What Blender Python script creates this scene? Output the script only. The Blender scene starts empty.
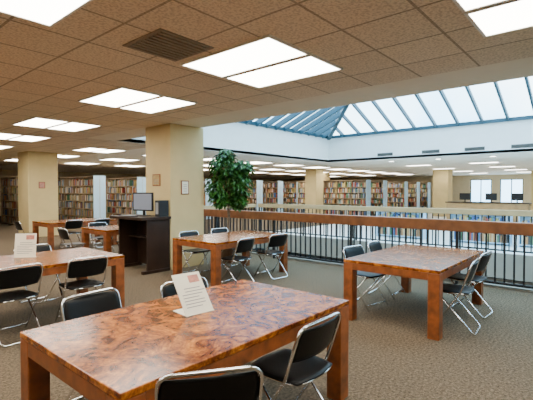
import bpy, bmesh, math, random
from mathutils import Vector, Matrix, Euler
random.seed(7)
S = bpy.context.scene
COL = S.collection

# ------------------------------------------------------------ materials
def new_mat(name):
    m = bpy.data.materials.new(name); m.use_nodes = True
    nt = m.node_tree; b = nt.nodes["Principled BSDF"]
    return m, nt, b
def plain(name, col, rough=0.6, metal=0.0, bump=0.0, bscale=60, var=0.0, vscale=4.0, coat=0.0, spec=0.5):
    m, nt, b = new_mat(name)
    b.inputs["Base Color"].default_value = (*col, 1)
    b.inputs["Roughness"].default_value = rough
    b.inputs["Metallic"].default_value = metal
    b.inputs["Coat Weight"].default_value = coat
    b.inputs["Specular IOR Level"].default_value = spec
    tc = nt.nodes.new("ShaderNodeTexCoord")
    if var > 0:
        n = nt.nodes.new("ShaderNodeTexNoise"); n.inputs["Scale"].default_value = vscale
        n.inputs["Detail"].default_value = 5
        nt.links.new(tc.outputs["Object"], n.inputs["Vector"])
        r = nt.nodes.new("ShaderNodeValToRGB")
        r.color_ramp.elements[0].position = 0.3; r.color_ramp.elements[1].position = 0.7
        r.color_ramp.elements[0].color = (*[c*(1-var) for c in col], 1)
        r.color_ramp.elements[1].color = (*[min(1, c*(1+var)) for c in col], 1)
        nt.links.new(n.outputs["Fac"], r.inputs["Fac"])
        nt.links.new(r.outputs["Color"], b.inputs["Base Color"])
    if bump > 0:
        n2 = nt.nodes.new("ShaderNodeTexNoise"); n2.inputs["Scale"].default_value = bscale
        nt.links.new(tc.outputs["Object"], n2.inputs["Vector"])
        bp = nt.nodes.new("ShaderNodeBump"); bp.inputs["Strength"].default_value = bump
        bp.inputs["Distance"].default_value = 0.01
        nt.links.new(n2.outputs["Fac"], bp.inputs["Height"])
        nt.links.new(bp.outputs["Normal"], b.inputs["Normal"])
    return m
def emit(name, col, strength):
    m, nt, b = new_mat(name)
    b.inputs["Base Color"].default_value = (0.8, 0.8, 0.8, 1)
    b.inputs["Emission Color"].default_value = (*col, 1)
    b.inputs["Emission Strength"].default_value = strength
    return m

# burl veneer
def burl():
    m, nt, b = new_mat("burl_veneer")
    L = nt.links
    tc = nt.nodes.new("ShaderNodeTexCoord")
    n1 = nt.nodes.new("ShaderNodeTexNoise"); n1.inputs["Scale"].default_value = 5.0
    n1.inputs["Detail"].default_value = 10; n1.inputs["Roughness"].default_value = 0.72
    n1.inputs["Distortion"].default_value = 2.2
    L.new(tc.outputs["Object"], n1.inputs["Vector"])
    r = nt.nodes.new("ShaderNodeValToRGB"); cr = r.color_ramp
    cr.elements[0].position = 0.34; cr.elements[0].color = (0.045, 0.008, 0.0015, 1)
    cr.elements[1].position = 0.69; cr.elements[1].color = (0.78, 0.30, 0.045, 1)
    e = cr.elements.new(0.45); e.color = (0.18, 0.040, 0.006, 1)
    e = cr.elements.new(0.55); e.color = (0.43, 0.13, 0.017, 1)
    L.new(n1.outputs["Fac"], r.inputs["Fac"])
    v = nt.nodes.new("ShaderNodeTexNoise"); v.inputs["Scale"].default_value = 24
    v.inputs["Detail"].default_value = 4; v.inputs["Distortion"].default_value = 2.5
    L.new(tc.outputs["Object"], v.inputs["Vector"])
    r2 = nt.nodes.new("ShaderNodeValToRGB")
    r2.color_ramp.elements[0].position = 0.35; r2.color_ramp.elements[0].color = (0.40, 0.32, 0.26, 1)
    r2.color_ramp.elements[1].position = 0.6; r2.color_ramp.elements[1].color = (1, 1, 1, 1)
    L.new(v.outputs["Fac"], r2.inputs["Fac"])
    mx = nt.nodes.new("ShaderNodeMix"); mx.data_type = 'RGBA'; mx.blend_type = 'MULTIPLY'
    mx.inputs["Factor"].default_value = 0.75
    L.new(r.outputs["Color"], mx.inputs["A"]); L.new(r2.outputs["Color"], mx.inputs["B"])
    L.new(mx.outputs["Result"], b.inputs["Base Color"])
    b.inputs["Roughness"].default_value = 0.19
    b.inputs["Specular IOR Level"].default_value = 0.27
    return m
M_burl = burl()
M_leg = plain("red_wood", (0.22, 0.060, 0.013), 0.4, var=0.5, vscale=9)
M_rail = plain("rail_wood", (0.25, 0.082, 0.025), 0.4, var=0.25, vscale=6)
M_tan = plain("tan_wood", (0.50, 0.33, 0.155), 0.5, var=0.12, vscale=5)
M_black = plain("black_metal", (0.012, 0.012, 0.014), 0.45, 0.2, var=0.1)
M_vinyl = plain("black_vinyl", (0.005, 0.005, 0.005), 0.36, var=0.15, vscale=20, bump=0.1, bscale=200, spec=0.15)
M_chrome = plain("chrome", (0.75, 0.75, 0.77), 0.16, 1.0, var=0.03)
M_column = plain("column_paint", (0.62, 0.475, 0.225), 0.75, var=0.05, vscale=3, bump=0.15, bscale=120)
M_wall = plain("wall_paint", (0.68, 0.54, 0.34), 0.8, var=0.04)
M_white = plain("white_plaster", (0.94, 0.94, 0.92), 0.8, var=0.02)
M_soffit = plain("soffit_plaster", (0.82, 0.74, 0.58), 0.8, var=0.03)
M_farceil = plain("pale_ceiling", (0.93, 0.89, 0.80), 0.8, var=0.03)
M_dark = plain("dark_laminate", (0.030, 0.015, 0.009), 0.4, var=0.2, spec=0.3)
M_greyplastic = plain("grey_plastic", (0.30, 0.31, 0.33), 0.45, var=0.05)
M_paper = plain("paper", (0.86, 0.80, 0.64), 0.6, var=0.03)
M_print = plain("print_grey", (0.30, 0.27, 0.25), 0.6, var=0.1)
M_pink = plain("print_red", (0.55, 0.22, 0.16), 0.6, var=0.3, vscale=30)
M_mull = plain("mullion_paint", (0.03, 0.085, 0.12), 0.5, 0.2, var=0.05)
M_shelf = plain("shelf_metal", (0.34, 0.25, 0.15), 0.55, var=0.1)
M_endpanel = plain("end_panel_blue", (0.42, 0.62, 0.78), 0.5, var=0.05)
M_trim = plain("light_trim", (0.78, 0.76, 0.70), 0.5, var=0.02)
M_edge = plain("slab_edge", (0.30, 0.27, 0.22), 0.6, var=0.05)
M_vent = plain("vent_grey", (0.10, 0.095, 0.085), 0.6, var=0.1)
M_lowfloor = plain("pale_floor", (0.72, 0.74, 0.72), 0.45, var=0.06)
M_screen = emit("screen_glow", (0.42, 0.48, 0.62), 0.25)
M_screen.node_tree.nodes["Principled BSDF"].inputs["Base Color"].default_value = (0.15, 0.16, 0.18, 1)
M_lamp = emit("diffuser_glow", (1.0, 0.945, 0.83), 16.5)
M_dl = emit("downlight_glow", (1.0, 0.95, 0.85), 14.0)
M_leaf = plain("leaf_green", (0.032, 0.12, 0.014), 0.4, var=0.7, vscale=9)
M_bark = plain("bark", (0.16, 0.11, 0.07), 0.8, var=0.3, vscale=30, bump=0.4)
M_pot = plain("wicker_pot", (0.15, 0.08, 0.04), 0.7, var=0.4, vscale=50, bump=0.6, bscale=80)
M_soil = plain("soil", (0.03, 0.02, 0.015), 0.95, var=0.4, vscale=40)

def tile_mat():
    m, nt, b = new_mat("ceiling_tiles"); L = nt.links
    tc = nt.nodes.new("ShaderNodeTexCoord")
    br = nt.nodes.new("ShaderNodeTexBrick")
    br.offset = 0.0; br.squash = 1.0
    br.inputs["Scale"].default_value = 1.0
    br.inputs["Brick Width"].default_value = 0.615
    br.inputs["Row Height"].default_value = 0.615
    br.inputs["Mortar Size"].default_value = 0.013
    br.inputs["Mortar Smooth"].default_value = 0.2
    br.inputs["Color1"].default_value = (0.84, 0.725, 0.55, 1)
    br.inputs["Color2"].default_value = (0.78, 0.665, 0.50, 1)
    br.inputs["Mortar"].default_value = (0.42, 0.35, 0.25, 1)
    mp = nt.nodes.new("ShaderNodeMapping")
    mp.inputs["Location"].default_value = (0.13, 0.13, 0)
    L.new(tc.outputs["Object"], mp.inputs["Vector"]); L.new(mp.outputs["Vector"], br.inputs["Vector"])
    n = nt.nodes.new("ShaderNodeTexNoise"); n.inputs["Scale"].default_value = 45
    n.inputs["Detail"].default_value = 3
    L.new(tc.outputs["Object"], n.inputs["Vector"])
    r = nt.nodes.new("ShaderNodeValToRGB")
    r.color_ramp.elements[0].position = 0.38; r.color_ramp.elements[0].color = (0.55, 0.52, 0.5, 1)
    r.color_ramp.elements[1].position = 0.55; r.color_ramp.elements[1].color = (1, 1, 1, 1)
    L.new(n.outputs["Fac"], r.inputs["Fac"])
    mx = nt.nodes.new("ShaderNodeMix"); mx.data_type = 'RGBA'; mx.blend_type = 'MULTIPLY'
    mx.inputs["Factor"].default_value = 0.6
    L.new(br.outputs["Color"], mx.inputs["A"]); L.new(r.outputs["Color"], mx.inputs["B"])
    L.new(mx.outputs["Result"], b.inputs["Base Color"])
    b.inputs["Roughness"].default_value = 0.9
    return m
M_tiles = tile_mat()
def carpet_mat():
    m, nt, b = new_mat("carpet"); L = nt.links
    tc = nt.nodes.new("ShaderNodeTexCoord")
    n = nt.nodes.new("ShaderNodeTexNoise"); n.inputs["Scale"].default_value = 42
    n.inputs["Detail"].default_value = 6; n.inputs["Roughness"].default_value = 0.85
    L.new(tc.outputs["Object"], n.inputs["Vector"])
    r = nt.nodes.new("ShaderNodeValToRGB")
    r.color_ramp.elements[0].position = 0.36; r.color_ramp.elements[0].color = (0.030, 0.021, 0.013, 1)
    r.color_ramp.elements[1].position = 0.64; r.color_ramp.elements[1].color = (0.24, 0.178, 0.115, 1)
    L.new(n.outputs["Fac"], r.inputs["Fac"])
    L.new(r.outputs["Color"], b.inputs["Base Color"])
    b.inputs["Roughness"].default_value = 0.95
    b.inputs["Specular IOR Level"].default_value = 0.1
    bp = nt.nodes.new("ShaderNodeBump"); bp.inputs["Strength"].default_value = 0.4
    bp.inputs["Distance"].default_value = 0.01
    L.new(n.outputs["Fac"], bp.inputs["Height"]); L.new(bp.outputs["Normal"], b.inputs["Normal"])
    return m
M_carpet = carpet_mat()
def glass_mat():
    m, nt, b = new_mat("skylight_glass"); L = nt.links
    for n in list(nt.nodes):
        if n.type == 'BSDF_PRINCIPLED': nt.nodes.remove(n)
    out = [n for n in nt.nodes if n.type == 'OUTPUT_MATERIAL'][0]
    t = nt.nodes.new("ShaderNodeBsdfTransparent"); t.inputs["Color"].default_value = (0.82, 0.95, 1.0, 1)
    g = nt.nodes.new("ShaderNodeBsdfGlossy"); g.inputs["Roughness"].default_value = 0.05
    mx = nt.nodes.new("ShaderNodeMixShader"); mx.inputs[0].default_value = 0.05
    L.new(t.outputs[0], mx.inputs[1]); L.new(g.outputs[0], mx.inputs[2]); L.new(mx.outputs[0], out.inputs[0])
    return m
M_glass = glass_mat()
BOOKCOLS = [(0.34,0.06,0.04),(0.06,0.12,0.28),(0.48,0.36,0.20),(0.07,0.18,0.10),(0.66,0.60,0.48),
            (0.22,0.12,0.06),(0.07,0.06,0.06),(0.42,0.20,0.08),(0.30,0.36,0.42),(0.46,0.36,0.13)]
M_books = [plain("book_cover_%s" % n, c, 0.6, var=0.15, vscale=8) for n, c in
           zip("red blue tan green cream brown black orange slate gold".split(), BOOKCOLS)]

# ------------------------------------------------------------ mesh helpers
def link(ob): COL.objects.link(ob); return ob
def mesh_obj(name, verts, faces, mats, parent=None, smooth=False, midx=None):
    me = bpy.data.meshes.new(name); me.from_pydata(verts, [], faces); me.update()
    if not isinstance(mats, (list, tuple)): mats = [mats]
    for m in mats: me.materials.append(m)
    if midx: me.polygons.foreach_set("material_index", midx)
    if smooth: me.polygons.foreach_set("use_smooth", [True]*len(me.polygons))
    ob = bpy.data.objects.new(name, me); link(ob)
    if parent: ob.parent = parent
    return ob
def add_box(V, F, a, b):
    i = len(V); x0,y0,z0 = a; x1,y1,z1 = b
    V += [(x0,y0,z0),(x1,y0,z0),(x1,y1,z0),(x0,y1,z0),(x0,y0,z1),(x1,y0,z1),(x1,y1,z1),(x0,y1,z1)]
    F += [(i,i+3,i+2,i+1),(i+4,i+5,i+6,i+7),(i,i+1,i+5,i+4),(i+1,i+2,i+6,i+5),(i+2,i+3,i+7,i+6),(i+3,i,i+4,i+7)]
def boxes(name, lst, mat, parent=None, bevel=0.0):
    V, F = [], []
    for a, b in lst: add_box(V, F, a, b)
    ob = mesh_obj(name, V, F, mat, parent)
    if bevel > 0:
        bm = bmesh.new(); bm.from_mesh(ob.data)
        bmesh.ops.bevel(bm, geom=bm.edges[:], offset=bevel, segments=2, affect='EDGES', profile=0.5)
        bm.to_mesh(ob.data); bm.free()
    return ob
def round_path(pts, r=0.05, n=5, closed=False):
    pts = [Vector(p) for p in pts]; out = []
    N = len(pts)
    for i, p in enumerate(pts):
        if not closed and (i == 0 or i == N-1): out.append(p); continue
        a = pts[(i-1) % N]; c = pts[(i+1) % N]
        rr = min(r, (a-p).length*0.49, (c-p).length*0.49)
        s = p + (a-p).normalized()*rr; e = p + (c-p).normalized()*rr
        for k in range(n+1):
            t = k/n; out.append(s*(1-t)**2 + p*2*t*(1-t) + e*t*t)
    return out
def tube_geo(V, F, pts, rad, seg=8, closed=False):
    pts = [Vector(p) for p in pts]; N = len(pts)
    rads = rad if isinstance(rad, (list, tuple)) else [rad]*N
    base = len(V); up = None
    for i, p in enumerate(pts):
        if closed: t = (pts[(i+1) % N]-pts[i-1]).normalized()
        else: t = (pts[min(i+1, N-1)]-pts[max(i-1, 0)]).normalized()
        if up is None:
            up = Vector((0,0,1)) if abs(t.z) < 0.9 else Vector((1,0,0))
        up = (up - t*up.dot(t)).normalized(); sd = t.cross(up)
        for k in range(seg):
            a = 2*math.pi*k/seg
            V.append(tuple(p + (up*math.cos(a)+sd*math.sin(a))*rads[i]))
    for i in range(N if closed else N-1):
        j = (i+1) % N
        for k in range(seg):
            k2 = (k+1) % seg
            F.append((base+i*seg+k, base+i*seg+k2, base+j*seg+k2, base+j*seg+k))
    if not closed:
        F.append(tuple(base+k for k in range(seg))[::-1])
        F.append(tuple(base+(N-1)*seg+k for k in range(seg)))
def tube(name, paths, rad, mat, parent=None, seg=8):
    V, F = [], []
    for p in paths: tube_geo(V, F, p, rad, seg)
    return mesh_obj(name, V, F, mat, parent, smooth=True)
def panel(name, nx, ny, fn, mat, parent):
    V, F = [], []
    for s in (0, 1):
        for j in range(ny+1):
            for i in range(nx+1):
                V.append(fn(-1+2*i/nx, -1+2*j/ny, s))
    o = (nx+1)*(ny+1)
    idx = lambda i, j, s: s*o + j*(nx+1)+i
    for j in range(ny):
        for i in range(nx):
            F.append((idx(i,j,0), idx(i,j+1,0), idx(i+1,j+1,0), idx(i+1,j,0)))
            F.append((idx(i,j,1), idx(i+1,j,1), idx(i+1,j+1,1), idx(i,j+1,1)))
    for i in range(nx):
        F.append((idx(i,0,0), idx(i+1,0,0), idx(i+1,0,1), idx(i,0,1)))
        F.append((idx(i+1,ny,0), idx(i,ny,0), idx(i,ny,1), idx(i+1,ny,1)))
    for j in range(ny):
        F.append((idx(0,j+1,0), idx(0,j,0), idx(0,j,1), idx(0,j+1,1)))
        F.append((idx(nx,j,0), idx(nx,j+1,0), idx(nx,j+1,1), idx(nx,j,1)))
    return mesh_obj(name, V, F, mat, parent, smooth=True)
def empty(name, loc=(0,0,0), rz=0.0, label=None, cat=None, group=None):
    e = bpy.data.objects.new(name, None); link(e); e.empty_display_size = 0.1
    e.location = loc; e.rotation_euler = (0,0,rz); tag(e, label, cat, group); return e
def tag(o, label=None, cat=None, group=None, kind=None):
    if label: o["label"] = label
    if cat: o["category"] = cat
    if group: o["group"] = group
    if kind: o["kind"] = kind
    return o
def copy_thing(src, loc, rz=None):
    new = src.copy(); link(new); new.location = loc
    if rz is not None: new.rotation_euler = (0,0,rz)
    def rec(s, n):
        for ch in list(s.children):
            c = ch.copy(); link(c); c.parent = n
            c.matrix_parent_inverse = ch.matrix_parent_inverse.copy()
            rec(ch, c)
    rec(src, new); return new
def structure(ob, label=None):
    ob["kind"] = "structure"
    if label: ob["label"] = label
    return ob

CE = 2.87        # ceiling height
EX = 5.55        # edge of the low ceiling toward the atrium
SKX, SKY0, SKY1, SKZ = 16.0, -6.0, 10.0, 4.0
LZ = -3.8        # lower storey floor
# ------------------------------------------------------------ shell
structure(boxes("floor", [((-5,-6,-0.5),(7.25,10,0)), ((-5,10,-0.5),(37,29,0))], M_carpet), "grey-brown carpet floor beside an open well")
structure(boxes("floor.001", [((-5,-6,LZ-0.2),(37,29,LZ))], M_lowfloor), "pale floor of the storey below")
structure(boxes("floor.002", [((11.1,-6,-0.5),(37,10,0))], M_lowfloor), "pale floor across the open well")
structure(boxes("wall_west", [((-5.2,-6,LZ),(-5,29,CE+0.3))], M_wall))
structure(boxes("wall_south", [((-5,-6.2,LZ),(37,-6,CE+0.3))], M_wall))
structure(boxes("wall_north", [((-5,29,LZ),(37,29.2,CE+0.3))], M_wall))
wl = [((37,-6,LZ),(37.2,29,0.6)), ((37,-6,2.5),(37.2,29,CE+0.3))]
ys = [-6, 1.0, 2.6, 3.2, 4.8, 5.4, 7.0, 7.6, 9.2, 29]
for i in range(0, len(ys), 2): wl.append(((37,ys[i],0.6),(37.2,ys[i+1],2.5)))
structure(boxes("wall_east", wl, M_wall), "tan wall with tall windows")
for i, (a, b) in enumerate([(1.0,2.6),(3.2,4.8),(5.4,7.0),(7.6,9.2)]):
    V, F = [], []
    for bx in [((37.02,a,0.6),(37.12,a+0.06,2.5)),((37.02,b-0.06,0.6),(37.12,b,2.5)),((37.02,(a+b)/2-0.03,0.6),(37.12,(a+b)/2+0.03,2.5)),
               ((37.02,a,0.6),(37.12,b,0.66)),((37.02,a,2.44),(37.12,b,2.5))]: add_box(V, F, *bx)
    structure(mesh_obj("window_%d" % (i+2), V, F, M_black), "dark framed window")
structure(boxes("ceiling", [((-5,-6,CE),(4.75,29,CE+0.1)), ((4.75,10,CE),(7,29,CE+0.1))], M_tiles), "tan fissured acoustic tile ceiling")
structure(boxes("ceiling.001", [((4.75,-6,CE),(EX,10,CE+0.1))], M_soffit), "plain plaster soffit beside the skylight")
structure(boxes("ceiling.002", [((7,10,CE),(37,29,CE+0.1)), ((SKX,-6,CE),(37,10,CE+0.1))], M_farceil), "pale plaster ceiling")
structure(boxes("wall_atrium_near", [((EX-0.1,-6,CE+0.1),(EX,10,SKZ))], M_white))
structure(boxes("wall_atrium_left", [((EX-0.1,10,CE+0.005),(SKX,10.1,SKZ))], M_white), "white bulkhead below the skylight")
structure(boxes("wall_atrium_far", [((SKX,-6,CE+0.005),(SKX+0.1,10.1,SKZ))], M_white), "white bulkhead below the skylight")
structure(boxes("wall_atrium_right", [((EX-0.1,-6.1,CE),(SKX,-6.0,SKZ))], M_white))
structure(boxes("trim_1", [((11.04,-6,-0.55),(11.1,10,0.05)), ((7.25,10-0.06,-0.55),(11.1,10,0.05)), ((7.25,-6,-0.55),(7.31,10,0.05))], M_edge), "slab edge round the floor opening")

# skylight: hip roof
SL = 0.42
xm = (EX+SKX)/2; run = (SKX-EX)/2; zt = SKZ + SL*run
V, F = [], []
def bar(p, q, w=0.035, h=0.07):
    p, q = Vector(p), Vector(q); t = (q-p).normalized()
    sd = t.cross(Vector((0,0,1)));
    if sd.length < 1e-4: sd = Vector((1,0,0))
    sd.normalize(); up = sd.cross(t).normalized(); i = len(V)
    for c in (p, q):
        for a, b in ((-1,-1),(1,-1),(1,1),(-1,1)): V.append(tuple(c+sd*w*a+up*h*b))
    F.extend([(i,i+3,i+2,i+1),(i+4,i+5,i+6,i+7)]+[(i+k,i+(k+1)%4,i+4+(k+1)%4,i+4+k) for k in range(4)])
st = 0.8
k = 1
while SKY1 - k*st > SKY0:
    y = SKY1 - k*st; rr = min(run, y-SKY0, SKY1-y)
    if rr > 0.05:
        bar((SKX,y,SKZ),(SKX-rr,y,SKZ+SL*rr)); bar((EX,y,SKZ),(EX+rr,y,SKZ+SL*rr))
    k += 1
k = 1
while SKX - k*0.55 > EX:
    x = SKX - k*0.55; rr = min(x-EX, SKX-x)
    if rr > 0.05:
        bar((x,SKY1,SKZ),(x,SKY1-rr,SKZ+SL*rr), 0.045, 0.10); bar((x,SKY0,SKZ),(x,SKY0+rr,SKZ+SL*rr))
    k += 1
A1 = (xm, SKY1-run, zt); A0 = (xm, SKY0+run, zt)
for c in ((EX,SKY1,SKZ),(SKX,SKY1,SKZ)): bar(c, A1, 0.08, 0.12)
for c in ((EX,SKY0,SKZ),(SKX,SKY0,SKZ)): bar(c, A0, 0.08, 0.12)
bar(A0, A1, 0.08, 0.12)
for s in (0.0, 2.3):
    q = [(EX+s,SKY0+s),(SKX-s,SKY0+s),(SKX-s,SKY1-s),(EX+s,SKY1-s)]
    for i in range(4):
        a, b = q[i], q[(i+1)%4]; z = SKZ+SL*s
        bar((*a,z),(*b,z), 0.07 if s == 0 else 0.03, 0.06 if s == 0 else 0.04)
sky = structure(mesh_obj("window_1", V, F, M_mull), "hipped glass skylight with dark blue-grey bars")
c = [(EX,SKY0,SKZ+0.05),(SKX,SKY0,SKZ+0.05),(SKX,SKY1,SKZ+0.05),(EX,SKY1,SKZ+0.05),(A0[0],A0[1],zt+0.05),(A1[0],A1[1],zt+0.05)]
g = mesh_obj("skylight_glass", c, [(0,1,4),(1,2,5,4),(2,3,5),(3,0,4,5)], M_glass, sky)

def vent(loc):
    V, F = [], []
    add_box(V, F, (-0.02,-0.33,-0.06), (0,0.33,0.06))
    for i in range(3): add_box(V, F, (-0.035,-0.31,-0.045+i*0.035), (-0.02,0.31,-0.03+i*0.035))
    o = mesh_obj("air_vent", V, F, M_vent); o.location = loc
    tag(o, "dark slatted air vent on the white bulkhead", "vent", "bulkhead air vents")
for yy in (0.8, 2.37, 3.85, 5.4, 7.25): vent((SKX-0.001, yy, CE+0.20))
V, F = [], []
add_box(V, F, (-0.29,-0.29,-0.012), (0.29,0.29,-0.001))
for i in range(9): add_box(V, F, (-0.26,-0.26+i*0.06,-0.025), (0.26,-0.24+i*0.06,-0.012))
o = mesh_obj("ceiling_diffuser", V, F, plain("diffuser_brown",(0.30,0.255,0.195),0.7,var=0.1)); o.location = (2.24, 3.1, CE)
tag(o, "dark square slotted air diffuser in the tile ceiling", "air diffuser")

def fixture_proto(loc):
    e = empty("ceiling_light", loc, 0, "rectangular recessed fluorescent ceiling light with white diffuser", "ceiling light", "fluorescent ceiling lights")
    boxes("frame", [((0,0,-0.02),(0.6,0.025,-0.001)),((0,1.195,-0.02),(0.6,1.22,-0.001)),((0,0.025,-0.02),(0.02,1.195,-0.001)),((0.58,0.025,-0.02),(0.6,1.195,-0.001))], M_trim, e)
    boxes("diffuser", [((0.02,0.025,-0.014),(0.58,1.195,-0.003))], M_lamp, e)
    return e
near = [(2.62,2.22),(2.7,4.72),(2.8,7.8),(2.9,10.5),(0.12,2.2),(0.12,4.75),(2.6,-0.36),(0.15,7.8),(0.3,10.5),(0.12,-0.4),(3.0,13.4),(0.3,13.4),(-2.4,2.2),(-2.4,4.75)]
fp = None
for (x, y) in near:
    for dx in (0, 0.63):
        if fp is None: fp = fixture_proto((x+dx, y, CE))
        else: copy_thing(fp, (x+dx, y, CE))
for x in [5.8,8.3,10.8,13.3,15.8,18.3,20.8,23.3,25.8,28.3,30.8]:
    for y in [12.0, 15.2, 18.6]:
        copy_thing(fp, (x, y, CE)); copy_thing(fp, (x+0.63, y, CE))
for x in [20.5, 24.5, 28.5, 32.5]:
    for y in [1.0, 4.0, 7.0]:
        copy_thing(fp, (x, y, CE))
def circ(V, F, r, z0, z1, n=16, cx=0, cy=0):
    i = len(V)
    for z in (z0, z1):
        for k in range(n): a = 2*math.pi*k/n; V.append((cx+r*math.cos(a), cy+r*math.sin(a), z))
    F.append(tuple(range(i, i+n))[::-1]); F.append(tuple(range(i+n, i+2*n)))
    for k in range(n): F.append((i+k, i+(k+1)%n, i+n+(k+1)%n, i+n+k))
dp = empty("downlight", (17.2, 1.5, CE), 0, "small round recessed downlight in the pale ceiling", "downlight", "round downlights")
V, F = [], []; circ(V, F, 0.14, -0.012, -0.001); mesh_obj("ring", V, F, M_trim, dp)
V, F = [], []; circ(V, F, 0.10, -0.018, -0.0125); mesh_obj("lamp", V, F, M_dl, dp)
for yy in (3.5, 5.5, 7.5): copy_thing(dp, (17.2, yy, CE))

# ------------------------------------------------------------ columns
def column(x0, y0, w, label, z0=0, z1=CE):
    ob = boxes("column", [((-w/2,-w/2,z0),(w/2,w/2,z1))], M_column, bevel=0.012)
    ob.location = (x0+w/2, y0+w/2, 0)
    tag(ob, label, "column", "square columns"); return ob
column(4.77, 6.57, 0.85, "square tan painted column beside the standing computer desk")
column(5.03, 14.7, 0.95, "square tan painted column in front of the bookshelves")
column(25.6, 7.6, 0.9, "square pale column across the open well")
column(24.3, 15.6, 0.9, "square pale column at the end of the bookshelves")
column(20.4, 13.6, 0.80, "square pale column across the open well")
column(31, 3.2, 0.9, "square pale column near the windows")

# ------------------------------------------------------------ railings
def railing(name_label, mat, x, y0, y1, along='Y', sp=0.13, zb=0.86, th=0.11, topmat=None, z_top=1.07):
    Ln = y1-y0
    e = empty("railing", (x, y0, 0) if along == 'Y' else (y0, x, 0), 0, name_label, "railing")
    if along != 'Y': e.rotation_euler = (0,0,-math.pi/2)
    boxes("handrail", [((-th/2,0,zb),(th/2,Ln,z_top))], topmat or mat, e, bevel=0.012)
    boxes("bottom_rail", [((-0.02,0,0.09),(0.02,Ln,0.125))], M_black, e)
    n = int(Ln/1.8)
    V, F = [], []; add_box(V, F, (-0.022,-0.022,0), (0.022,0.022,zb))
    pm = mesh_obj("post", V, F, M_black, e); pm.location = (0, 0.03, 0)
    V, F = [], []; add_box(V, F, (-0.012,-0.012,0.12), (0.012,0.012,zb))
    bmh = mesh_obj("baluster", V, F, M_black, e); bmh.location = (0, 0.16, 0)
    for i in range(1, n+1):
        c = pm.copy(); link(c); c.location = (0, 0.03+(Ln-0.06)*i/n, 0)
    yb = 0.16+sp
    while yb < Ln-0.1:
        c = bmh.copy(); link(c); c.location = (0, yb, 0); yb += sp
    return e
railing("black baluster railing with deep red-brown wood handrail at the open well", M_rail, 7.17, -2.0, 9.9, sp=0.13, zb=0.88, th=0.12)
railing("black baluster railing with pale tan wood handrail across the well", M_tan, 11.2, -2.0, 10.0, sp=0.15, zb=0.95, th=0.08, z_top=1.09)
r3 = railing("black baluster railing with tan wood handrail closing the well", M_tan, 10.1, 7.3, 11.1, along='X', sp=0.15, zb=0.95, th=0.10)

# ------------------------------------------------------------ tables
TX, TY, TZ = 1.86, 1.12, 0.73
def table_proto():
    e = empty("reading_table", (0,0,0), 0, "x", "table", "burl wood reading tables")
    hx, hy = TX/2, TY/2; lt = 0.12
    boxes("tabletop", [((-hx,-hy,TZ-0.035),(hx,hy,TZ))], M_burl, e, bevel=0.006)
    boxes("apron", [((-hx+lt,-hy+0.002,TZ-0.115),(hx-lt,-hy+0.03,TZ-0.0352)),((-hx+lt,hy-0.03,TZ-0.115),(hx-lt,hy-0.002,TZ-0.0352)),
                    ((-hx+0.002,-hy+lt,TZ-0.115),(-hx+0.03,hy-lt,TZ-0.0352)),((hx-0.03,-hy+lt,TZ-0.115),(hx-0.002,hy-lt,TZ-0.0352))], M_leg, e)
    first = None
    for sx in (-1,1):
        for sy in (-1,1):
            if first is None:
                first = boxes("leg", [((-lt/2,-lt/2,0),(lt/2,lt/2,TZ-0.0352))], M_leg, e, bevel=0.006)
                l = first
            else:
                l = first.copy(); link(l); l.parent = e
            l.location = (sx*(hx-lt/2-0.001), sy*(hy-lt/2-0.001), 0)
    return e
tabs = [((0.84,1.50),"large glossy burl wood table holding a tilted paper sign"),
        ((4.30,1.35),"burl wood reading table beside the railing with black chairs"),
        ((4.30,4.75),"burl wood reading table between column and railing"),
        ((0.88,4.75),"burl wood reading table holding a small standing sign"),
        ((4.20,8.00),"burl wood reading table behind the standing computer desk"),
        ((4.20,10.9),"burl wood reading table near the tan column")]
tp = None
for (x, y), lab in tabs:
    loc = (x+TX/2, y+TY/2, 0)
    if tp is None: tp = table_proto(); tp.location = loc; t = tp
    else: t = copy_thing(tp, loc)
    t["label"] = lab

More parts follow.
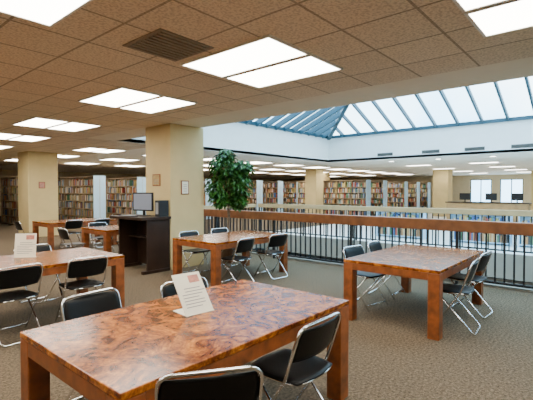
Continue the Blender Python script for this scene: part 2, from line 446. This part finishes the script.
# ------------------------------------------------------------ chairs (facing +Y)
def chair_proto():
    e = empty("folding_chair", (0,0,0), 0, "x", "chair", "black folding chairs")
    w = 0.225
    up = round_path([(-w,0.20,0.015),(-w,-0.10,0.44),(-w,-0.215,0.785),(w,-0.215,0.785),(w,-0.10,0.44),(w,0.20,0.015)], 0.075, 7)
    tube("back_frame", [up, [(-w,0.165,0.066),(w,0.165,0.066)]], 0.0095, M_chrome, e, 10)
    w2 = 0.20
    lo = round_path([(-w2,0.14,0.425),(-w2,-0.24,0.012),(w2,-0.24,0.012),(w2,0.14,0.425)], 0.06, 6)
    tube("rear_leg_frame", [lo, [(-w2,0.13,0.415),(w2,0.13,0.415)]], 0.0095, M_chrome, e, 10)
    rim = []
    N = 40
    for k in range(N):
        a = 2*math.pi*k/N; cx, sy_ = math.cos(a), math.sin(a)
        q = 4.5; r = (abs(cx)**q+abs(sy_)**q)**(-1/q)
        rim.append((0.205*cx*r, 0.02+0.205*sy_*r, 0.437))
    V, F = [], []; tube_geo(V, F, rim, 0.009, 6, closed=True)
    mesh_obj("seat_rim", V, F, M_chrome, e, smooth=True)
    def seatf(u, v, s):
        cc = 0.45
        x = u*math.sqrt(1-cc*v*v/2); y = v*math.sqrt(1-cc*u*u/2)
        edge = max(abs(u), abs(v))**6
        z = 0.462 - 0.010*(1-u*u)*(1-v*v) - 0.012*edge if s else 0.438
        return (x*0.215*(1-0.02*(s == 0)), 0.02+y*0.215, z)
    panel("seat", 14, 14, seatf, M_vinyl, e)
    def backf(u, v, s):
        cc = 0.30
        x = u*math.sqrt(1-cc*v*v/2)*0.218; zz = v*math.sqrt(1-cc*u*u/2)
        z = 0.665 + zz*0.105
        t = (z-0.44)/0.345; yb = -0.10 - 0.115*t
        y = yb - 0.030*(1-u*u) + (0.020 if s else 0.0) * (1-0.4*max(abs(u),abs(v))**8)
        return (x, y+0.002, z)
    panel("backrest", 16, 10, lambda u,v,s: backf(u,v,1-s), M_vinyl, e)
    return e
PI = math.pi
ch = [
 (1.26,1.46,-0.62,"black folding chair with chrome frame pulled up to the large table"),
 (2.03,1.52,0.0,"black folding chair with chrome frame tucked under the large table"),
 (1.45,2.76,PI+0.08,"black folding chair on the long side of the large table"),
 (2.14,2.58,PI-0.1,"black folding chair tucked in behind the paper sign table"),
 (1.47,4.80,0.10,"black folding chair at the table with a standing sign"),
 (2.20,4.78,-0.05,"black folding chair at the table with a standing sign"),
 (1.35,5.95,PI,"black folding chair on the far side of a table"),
 (2.20,5.98,PI+0.1,"black folding chair on the far side of a table"),
 (4.85,1.36,0.08,"black folding chair at the table beside the railing"),
 (5.58,1.40,-0.06,"black folding chair at the table beside the railing"),
 (4.98,2.52,PI-0.12,"black folding chair at the table beside the railing"),
 (5.72,2.55,PI+0.05,"black folding chair at the table beside the railing"),
 (4.72,4.70,0.12,"black folding chair at the table between column and railing"),
 (5.60,4.70,-0.1,"black folding chair at the table between column and railing"),
 (4.85,5.90,PI,"black folding chair at the table between column and railing"),
 (5.65,5.92,PI,"black folding chair at the table between column and railing"),
 (4.75,8.05,0.0,"black folding chair behind the standing computer desk"),
 (5.50,8.05,0.0,"black folding chair behind the standing computer desk"),
 (4.75,9.25,PI,"black folding chair behind the standing computer desk"),
 (4.75,10.9,0.0,"black folding chair near the tan column"),
 (5.50,10.9,0.1,"black folding chair near the tan column"),
 (3.85,11.45,-PI/2,"black folding chair near the tan column"),
 (3.75,8.55,-PI/2,"black folding chair behind the standing computer desk"),
]
cp = None
for x, y, rz, lab in ch:
    if cp is None: cp = chair_proto(); cp.location = (x,y,0); cp.rotation_euler = (0,0,rz); c = cp
    else: c = copy_thing(cp, (x,y,0), rz)
    c["label"] = lab

# ------------------------------------------------------------ table signs
def sign(loc, rz, w, h, tilt, label):
    e = empty("table_sign", loc, rz, label, "sign")
    sy, cz = math.sin(tilt), math.cos(tilt)
    def sheet(name, x0, x1, a, b, off, t, mat):
        V = []
        for s in (off, off-t):
            for (x, k) in ((x0,a),(x1,a),(x1,b),(x0,b)):
                V.append((x, k*sy + s*cz*-1, k*cz + s*sy + 0.004))
        F = [(0,1,2,3),(7,6,5,4),(0,4,5,1),(1,5,6,2),(2,6,7,3),(3,7,4,0)]
        return mesh_obj(name, V, F, mat, e)
    sheet("sheet", -w/2, w/2, 0.0, h, 0.002, 0.004, M_paper)
    boxes("foot", [((-w/2,-0.012,0.0),(w/2,h*sy*0.9,0.004))], M_paper, e)
    V, F = [], []
    rows = 7
    for i in range(rows):
        k0 = h*(0.15+0.075*i); L = w*(0.38 if i % 3 else 0.30)
        x0 = -w*0.38 if i < 5 else -w*0.25
        n = len(V)
        for (x, k) in ((x0,k0),(x0+L*1.9,k0),(x0+L*1.9,k0+0.006),(x0,k0+0.006)):
            V.append((x, k*sy-0.003*cz, k*cz+0.003*sy+0.004))
        F.append((n,n+1,n+2,n+3))
    mesh_obj("print", V, F, M_print, e)
    V, F = [], []
    for (x, k) in ((w*0.02,h*0.74),(w*0.40,h*0.74),(w*0.40,h*0.93),(w*0.02,h*0.93)):
        V.append((x, k*sy-0.003*cz, k*cz+0.003*sy+0.004))
    mesh_obj("picture", V, [(0,1,2,3)], M_pink, e)
    return e
sign((1.76, 2.10, TZ), math.radians(-6), 0.22, 0.30, 0.66, "cream printed paper sign leaning back on the glossy table")
sign((1.84, 5.52, TZ), math.radians(-42), 0.25, 0.29, 0.15, "cream printed standing sign on the table")

# ------------------------------------------------------------ standing computer desk
k = empty("computer_desk", (4.15,6.57,0), 0, "dark brown standing-height computer desk against the tan column", "desk")
boxes("countertop", [((-0.06,-0.06,1.01),(0.60,1.08,1.06))], M_dark, k, bevel=0.006)
boxes("side_panel", [((0.10,0.0,0.06),(0.60,0.035,1.01))], M_dark, k)
boxes("side_panel", [((0.10,0.985,0.06),(0.60,1.02,1.01))], M_dark, k)
boxes("back_panel", [((0.50,0.035,0.06),(0.525,0.985,1.01))], M_dark, k)
boxes("shelf", [((0.30,0.035,0.62),(0.50,0.985,0.645))], M_dark, k)
boxes("foot", [((0.0,-0.02,0.0),(0.60,0.06,0.06))], M_dark, k, bevel=0.01)
boxes("foot", [((0.0,0.96,0.0),(0.60,1.04,0.06))], M_dark, k, bevel=0.01)
m = empty("computer_monitor", (4.44,7.02,1.06), 0.22, "black flat computer monitor on the standing desk", "monitor")
boxes("housing", [((0,-0.26,0.10),(0.035,0.26,0.46))], M_black, m, bevel=0.006)
boxes("screen", [((-0.003,-0.235,0.125),(0.0,0.235,0.435))], M_screen, m)
boxes("stand", [((0.035,-0.03,0.01),(0.055,0.03,0.26)),((-0.06,-0.11,0),(0.11,0.11,0.012))], M_black, m, bevel=0.003)
kb = empty("keyboard", (4.19,7.12,1.06), 0.05, "low grey computer keyboard on the standing desk", "keyboard")
boxes("case", [((-0.07,-0.21,0),(0.07,0.21,0.015))], M_dark, kb, bevel=0.004)
boxes("keys", [((-0.06+0.024*i,-0.2+0.027*j,0.015),(-0.04+0.024*i,-0.177+0.027*j,0.02)) for i in range(5) for j in range(15)], M_greyplastic, kb)
pc = empty("desktop_computer", (4.50,6.55,1.06), 0, "small black computer case on the standing desk", "computer")
boxes("case", [((0,0,0),(0.22,0.14,0.31))], M_black, pc, bevel=0.006)
boxes("front_panel", [((-0.006,0.03,0.05),(0.0,0.11,0.27))], M_greyplastic, pc)

def notice(loc, axis, w, h, mat, label):
    e = empty("notice", loc, 0 if axis == 'Y' else -math.pi/2, label, "notice")
    boxes("notice_frame", [((-w/2,-0.012,-h/2),(w/2,0,h/2))], M_leg, e)
    boxes("notice_sheet", [((-w/2+0.02,-0.014,-h/2+0.02),(w/2-0.02,-0.0125,h/2-0.02))], mat, e)
    boxes("print", [((-w/2+0.05,-0.0155,-h/2+0.05+0.035*i),(w/2-0.05,-0.0145,-h/2+0.06+0.035*i)) for i in range(max(2,int((h-0.1)/0.035)))], M_print, e)
notice((4.768,7.02,1.77), 'X', 0.26, 0.24, plain("notice_yellow",(0.42,0.28,0.10),0.5,var=0.2,vscale=20), "small yellowish framed notice on the tan column")
notice((5.12,6.568,1.62), 'Y', 0.19, 0.28, M_paper, "white framed notice sheet on the tan column")
notice((5.45,14.698,1.75), 'Y', 0.20, 0.22, M_pink, "small pinkish notice on the tan column")

# ------------------------------------------------------------ ficus
pl = empty("potted_ficus", (6.12,6.34,0), 0, "tall potted ficus with bushy green crown beside the railing", "plant")
def lathe(name, prof, mat, parent, n=28):
    V, F = [], []
    for r, z in prof:
        for kk in range(n): a = 2*PI*kk/n; V.append((r*math.cos(a), r*math.sin(a), z))
    for i in range(len(prof)-1):
        for kk in range(n): k2 = (kk+1) % n; F.append((i*n+kk,i*n+k2,(i+1)*n+k2,(i+1)*n+kk))
    F.append(tuple(range(n))[::-1]); F.append(tuple(range((len(prof)-1)*n, len(prof)*n)))
    return mesh_obj(name, V, F, mat, parent, smooth=True)
lathe("pot", [(0.15,0.0),(0.165,0.02),(0.20,0.32),(0.215,0.34),(0.215,0.37),(0.195,0.37),(0.19,0.33)], M_pot, pl)
lathe("soil", [(0.188,0.325),(0.188,0.345),(0.05,0.355)], M_soil, pl)
V, F = [], []
for s in range(3):
    pts = []
    for i in range(15):
        t = i/14; a = s*2*PI/3 + t*6
        pts.append((0.018*math.cos(a), 0.018*math.sin(a), 0.34+t*1.15))
    tube_geo(V, F, pts, [0.016-0.005*i/14 for i in range(15)], 7)
for i in range(26):
    a = random.uniform(0, 2*PI); z0 = random.uniform(1.2, 1.5)
    R = random.uniform(0.12, 0.36); z1 = z0 + random.uniform(-0.05, 0.80)
    p0 = Vector((0,0,z0)); p2 = Vector((R*math.cos(a), R*math.sin(a), z1)); p1 = (p0+p2)/2 + Vector((0,0,0.08))
    pts = [p0*(1-t)**2+p1*2*t*(1-t)+p2*t*t for t in [q/6 for q in range(7)]]
    tube_geo(V, F, pts, [0.008-0.001*q for q in range(7)], 5)
mesh_obj("trunk", V, F, M_bark, pl, smooth=True)
V, F = [], []
def leaf(p, d, L):
    d = d.normalized(); sd = d.cross(Vector((0,0,1)));
    if sd.length < 0.05: sd = Vector((1,0,0))
    sd.normalize(); n = sd.cross(d); w = L*0.28; i = len(V)
    P = [p, p+d*L*0.35+sd*w+n*0.006, p+d*L*0.75+sd*w*0.7+n*0.0, p+d*L-n*0.015, p+d*L*0.75-sd*w*0.7, p+d*L*0.35-sd*w+n*0.006, p+d*L*0.35-n*0.008, p+d*L*0.75-n*0.01]
    V.extend([tuple(q) for q in P])
    F.extend([(i,i+1,i+6),(i+1,i+2,i+7,i+6),(i+2,i+3,i+7),(i,i+6,i+5),(i+6,i+7,i+4,i+5),(i+7,i+3,i+4)])
cl = [(0.05,0,1.98,0.31),(0.16,-0.18,1.68,0.27),(-0.18,0.17,1.68,0.26),(-0.16,0.08,2.10,0.24),(0.14,0.05,1.85,0.26),(-0.16,0.08,1.42,0.22),(0.15,-0.12,1.38,0.20),(-0.03,0.05,2.32,0.17),(0.22,-0.22,2.05,0.20)]
for q in range(2300):
    cx, cy, cz, r = random.choice(cl)
    dv = Vector((random.gauss(0,1), random.gauss(0,1), random.gauss(0,1))).normalized()
    p = Vector((cx,cy,cz)) + dv*r*random.random()**0.45
    d = Vector((dv.x+random.uniform(-.5,.5), dv.y+random.uniform(-.5,.5), -0.5+random.uniform(-.5,.4)))
    leaf(p, d, random.uniform(0.08, 0.14))
mesh_obj("foliage", V, F, M_leaf, pl)

# ------------------------------------------------------------ bookshelves
SH_H = 2.2; LV = [0.10,0.44,0.78,1.12,1.46,1.80]
def shelf_proto(length):
    e = empty("bookshelf", (0,0,0), 0, "tall brown metal bookshelf packed with books", "bookshelf", "library bookshelves")
    w = 0.5
    lst = [((-0.01+0.25,0,0.0),(0.27,length,SH_H))]
    for z in LV: lst.append(((0,0.03,z-0.025),(w,length-0.03,z)))
    lst.append(((0,0.03,SH_H-0.03),(w,length-0.03,SH_H)))
    for i in range(1, int(length/1.0)): lst.append(((0,i-0.01,0),(w,i+0.01,SH_H-0.03)))
    lst.append(((0.0,length-0.03,0),(w,length,SH_H)))
    boxes("shelf_frame", lst, M_shelf, e)
    boxes("end_panel", [((-0.02,0,0),(w+0.02,0.03,SH_H+0.02))], M_endpanel, e)
    return e
ranges = [(x,17.0) for x in (4.3,6.35,8.4,10.5,12.6,14.7,16.8,18.9,21.0,23.1,25.5,27.6,29.7,31.8)]
ranges += [(x,11.0) for x in (21.8,24.1,27.5,29.8,32.1)]
sp_ = None
for (x, y) in ranges:
    if sp_ is None: sp_ = shelf_proto(5.0); sp_.location = (x,y,0)
    else: copy_thing(sp_, (x,y,0))
bk_protos = []
for i, mt in enumerate(M_books):
    V, F = [], []; add_box(V, F, (0,0,0), (0.17,0.042,0.24+0.01*(i % 4)))
    me = bpy.data.meshes.new("book"); me.from_pydata(V, [], F); me.materials.append(mt); bk_protos.append(me)
V, F, MI = [], [], []
cnt = 0
for ri, (x, y) in enumerate(ranges):
    far = x > 12
    for lz in LV:
        yy = y+0.05
        while yy < y+4.9:
            if random.random() < 0.06: yy += random.uniform(0.05, 0.25); continue
            if abs((yy+0.03-y)-round(yy+0.03-y)) < 0.045: yy += 0.05; continue
            i = random.randrange(10)
            near_one = x in (6.35, 8.4) and yy < y+1.3 and cnt < 300
            if near_one:
                o = bpy.data.objects.new("book", bk_protos[i]); link(o)
                o.location = (x+0.02, yy, lz+0.001)
                tag(o, "upright %s book on a library shelf" % M_books[i].name.split("_")[-1], "book", "books on the library shelves")
                yy += 0.0445; cnt += 1
            else:
                w = random.uniform(0.03, 0.05) * (1.6 if far else 1)
                n0 = len(F)
                add_box(V, F, (x+0.02,yy,lz+0.001), (x+0.19,yy+w,lz+random.uniform(0.2,0.3)))
                MI += [i]*(len(F)-n0); yy += w+0.002
o = mesh_obj("books", V, F, M_books, midx=MI)
tag(o, "rows of library books filling the distant shelves", "books", kind="stuff")

# ------------------------------------------------------------ far side furniture
sc = empty("service_counter", (22.0,3.0,0), 0, "tan wood service counter across the open well", "counter")
boxes("counter_body", [((0,0,0),(0.7,3.6,0.95))], M_tan, sc)
boxes("counter_top", [((-0.05,-0.05,0.95),(0.75,3.65,1.0))], M_dark, sc, bevel=0.005)
mp = None
for yy in (3.5, 4.6, 5.8):
    if mp is None:
        mp = empty("computer_monitor", (22.3,yy,1.0), 0, "black computer monitor on the service counter", "monitor", "counter monitors")
        boxes("housing", [((0,-0.25,0.10),(0.04,0.25,0.44))], M_black, mp)
        boxes("stand", [((0.04,-0.03,0.0),(0.06,0.03,0.28)),((-0.06,-0.11,0),(0.11,0.11,0.012))], M_black, mp)
    else: copy_thing(mp, (22.3,yy,1.0))
lp = None
for (xx, yy0, zz) in [(13.0,0.4,0),(13.0,2.2,0),(13.0,4.6,0)] + [(xx,-1+i*2.1,LZ) for i in range(6) for xx in (12.6,14.6)]:
    if lp is None:
        lp = empty("low_bookshelf", (xx,yy0,zz), 0, "pale blue low bookshelf holding coloured books", "bookshelf", "low pale blue bookshelves")
        boxes("shelf_frame", [((0.2,0,0),(0.22,1.6,0.95)),((0,0,0),(0.4,0.03,0.95)),((0,1.57,0),(0.4,1.6,0.95))]+[((0,0.03,z),(0.4,1.57,z+0.03)) for z in (0.05,0.48,0.92)], M_endpanel, lp)
        VV, FF, MM = [], [], []
        for z in (0.08,0.51):
            yy = 0.06
            while yy < 1.5:
                w = random.uniform(0.03,0.07); n0 = len(FF)
                add_box(VV, FF, (0.02,yy,z), (0.19,yy+w,z+random.uniform(0.2,0.33))); MM += [random.randrange(10)]*(len(FF)-n0); yy += w+0.003
        bb = mesh_obj("books", VV, FF, M_books, lp, midx=MM); bb["kind"] = "stuff"
    else: copy_thing(lp, (xx,yy0,zz))
for x in (13, 17, 21):
    for y in (-2, 2, 6):
        copy_thing(fp, (x, y, -0.5))

# ------------------------------------------------------------ world + camera
w = bpy.data.worlds.new("World"); S.world = w; w.use_nodes = True
nt = w.node_tree; bg = nt.nodes["Background"]
tc = nt.nodes.new("ShaderNodeTexCoord"); n = nt.nodes.new("ShaderNodeTexNoise")
n.inputs["Scale"].default_value = 2.5; n.inputs["Detail"].default_value = 6
r = nt.nodes.new("ShaderNodeValToRGB")
r.color_ramp.elements[0].position = 0.40; r.color_ramp.elements[0].color = (0.30, 0.62, 0.90, 1)
r.color_ramp.elements[1].position = 0.66; r.color_ramp.elements[1].color = (0.88, 0.97, 1.0, 1)
nt.links.new(tc.outputs["Generated"], n.inputs["Vector"]); nt.links.new(n.outputs["Fac"], r.inputs["Fac"])
nt.links.new(r.outputs["Color"], bg.inputs["Color"]); bg.inputs["Strength"].default_value = 9.0

cam = bpy.data.cameras.new("Camera"); co = bpy.data.objects.new("Camera", cam); link(co)
cam.lens = 27.36; cam.sensor_width = 36; cam.clip_end = 200
co.location = (0,0,1.55)
co.rotation_euler = (math.radians(90-1.27), 0, math.radians(40.66-90))
S.camera = co
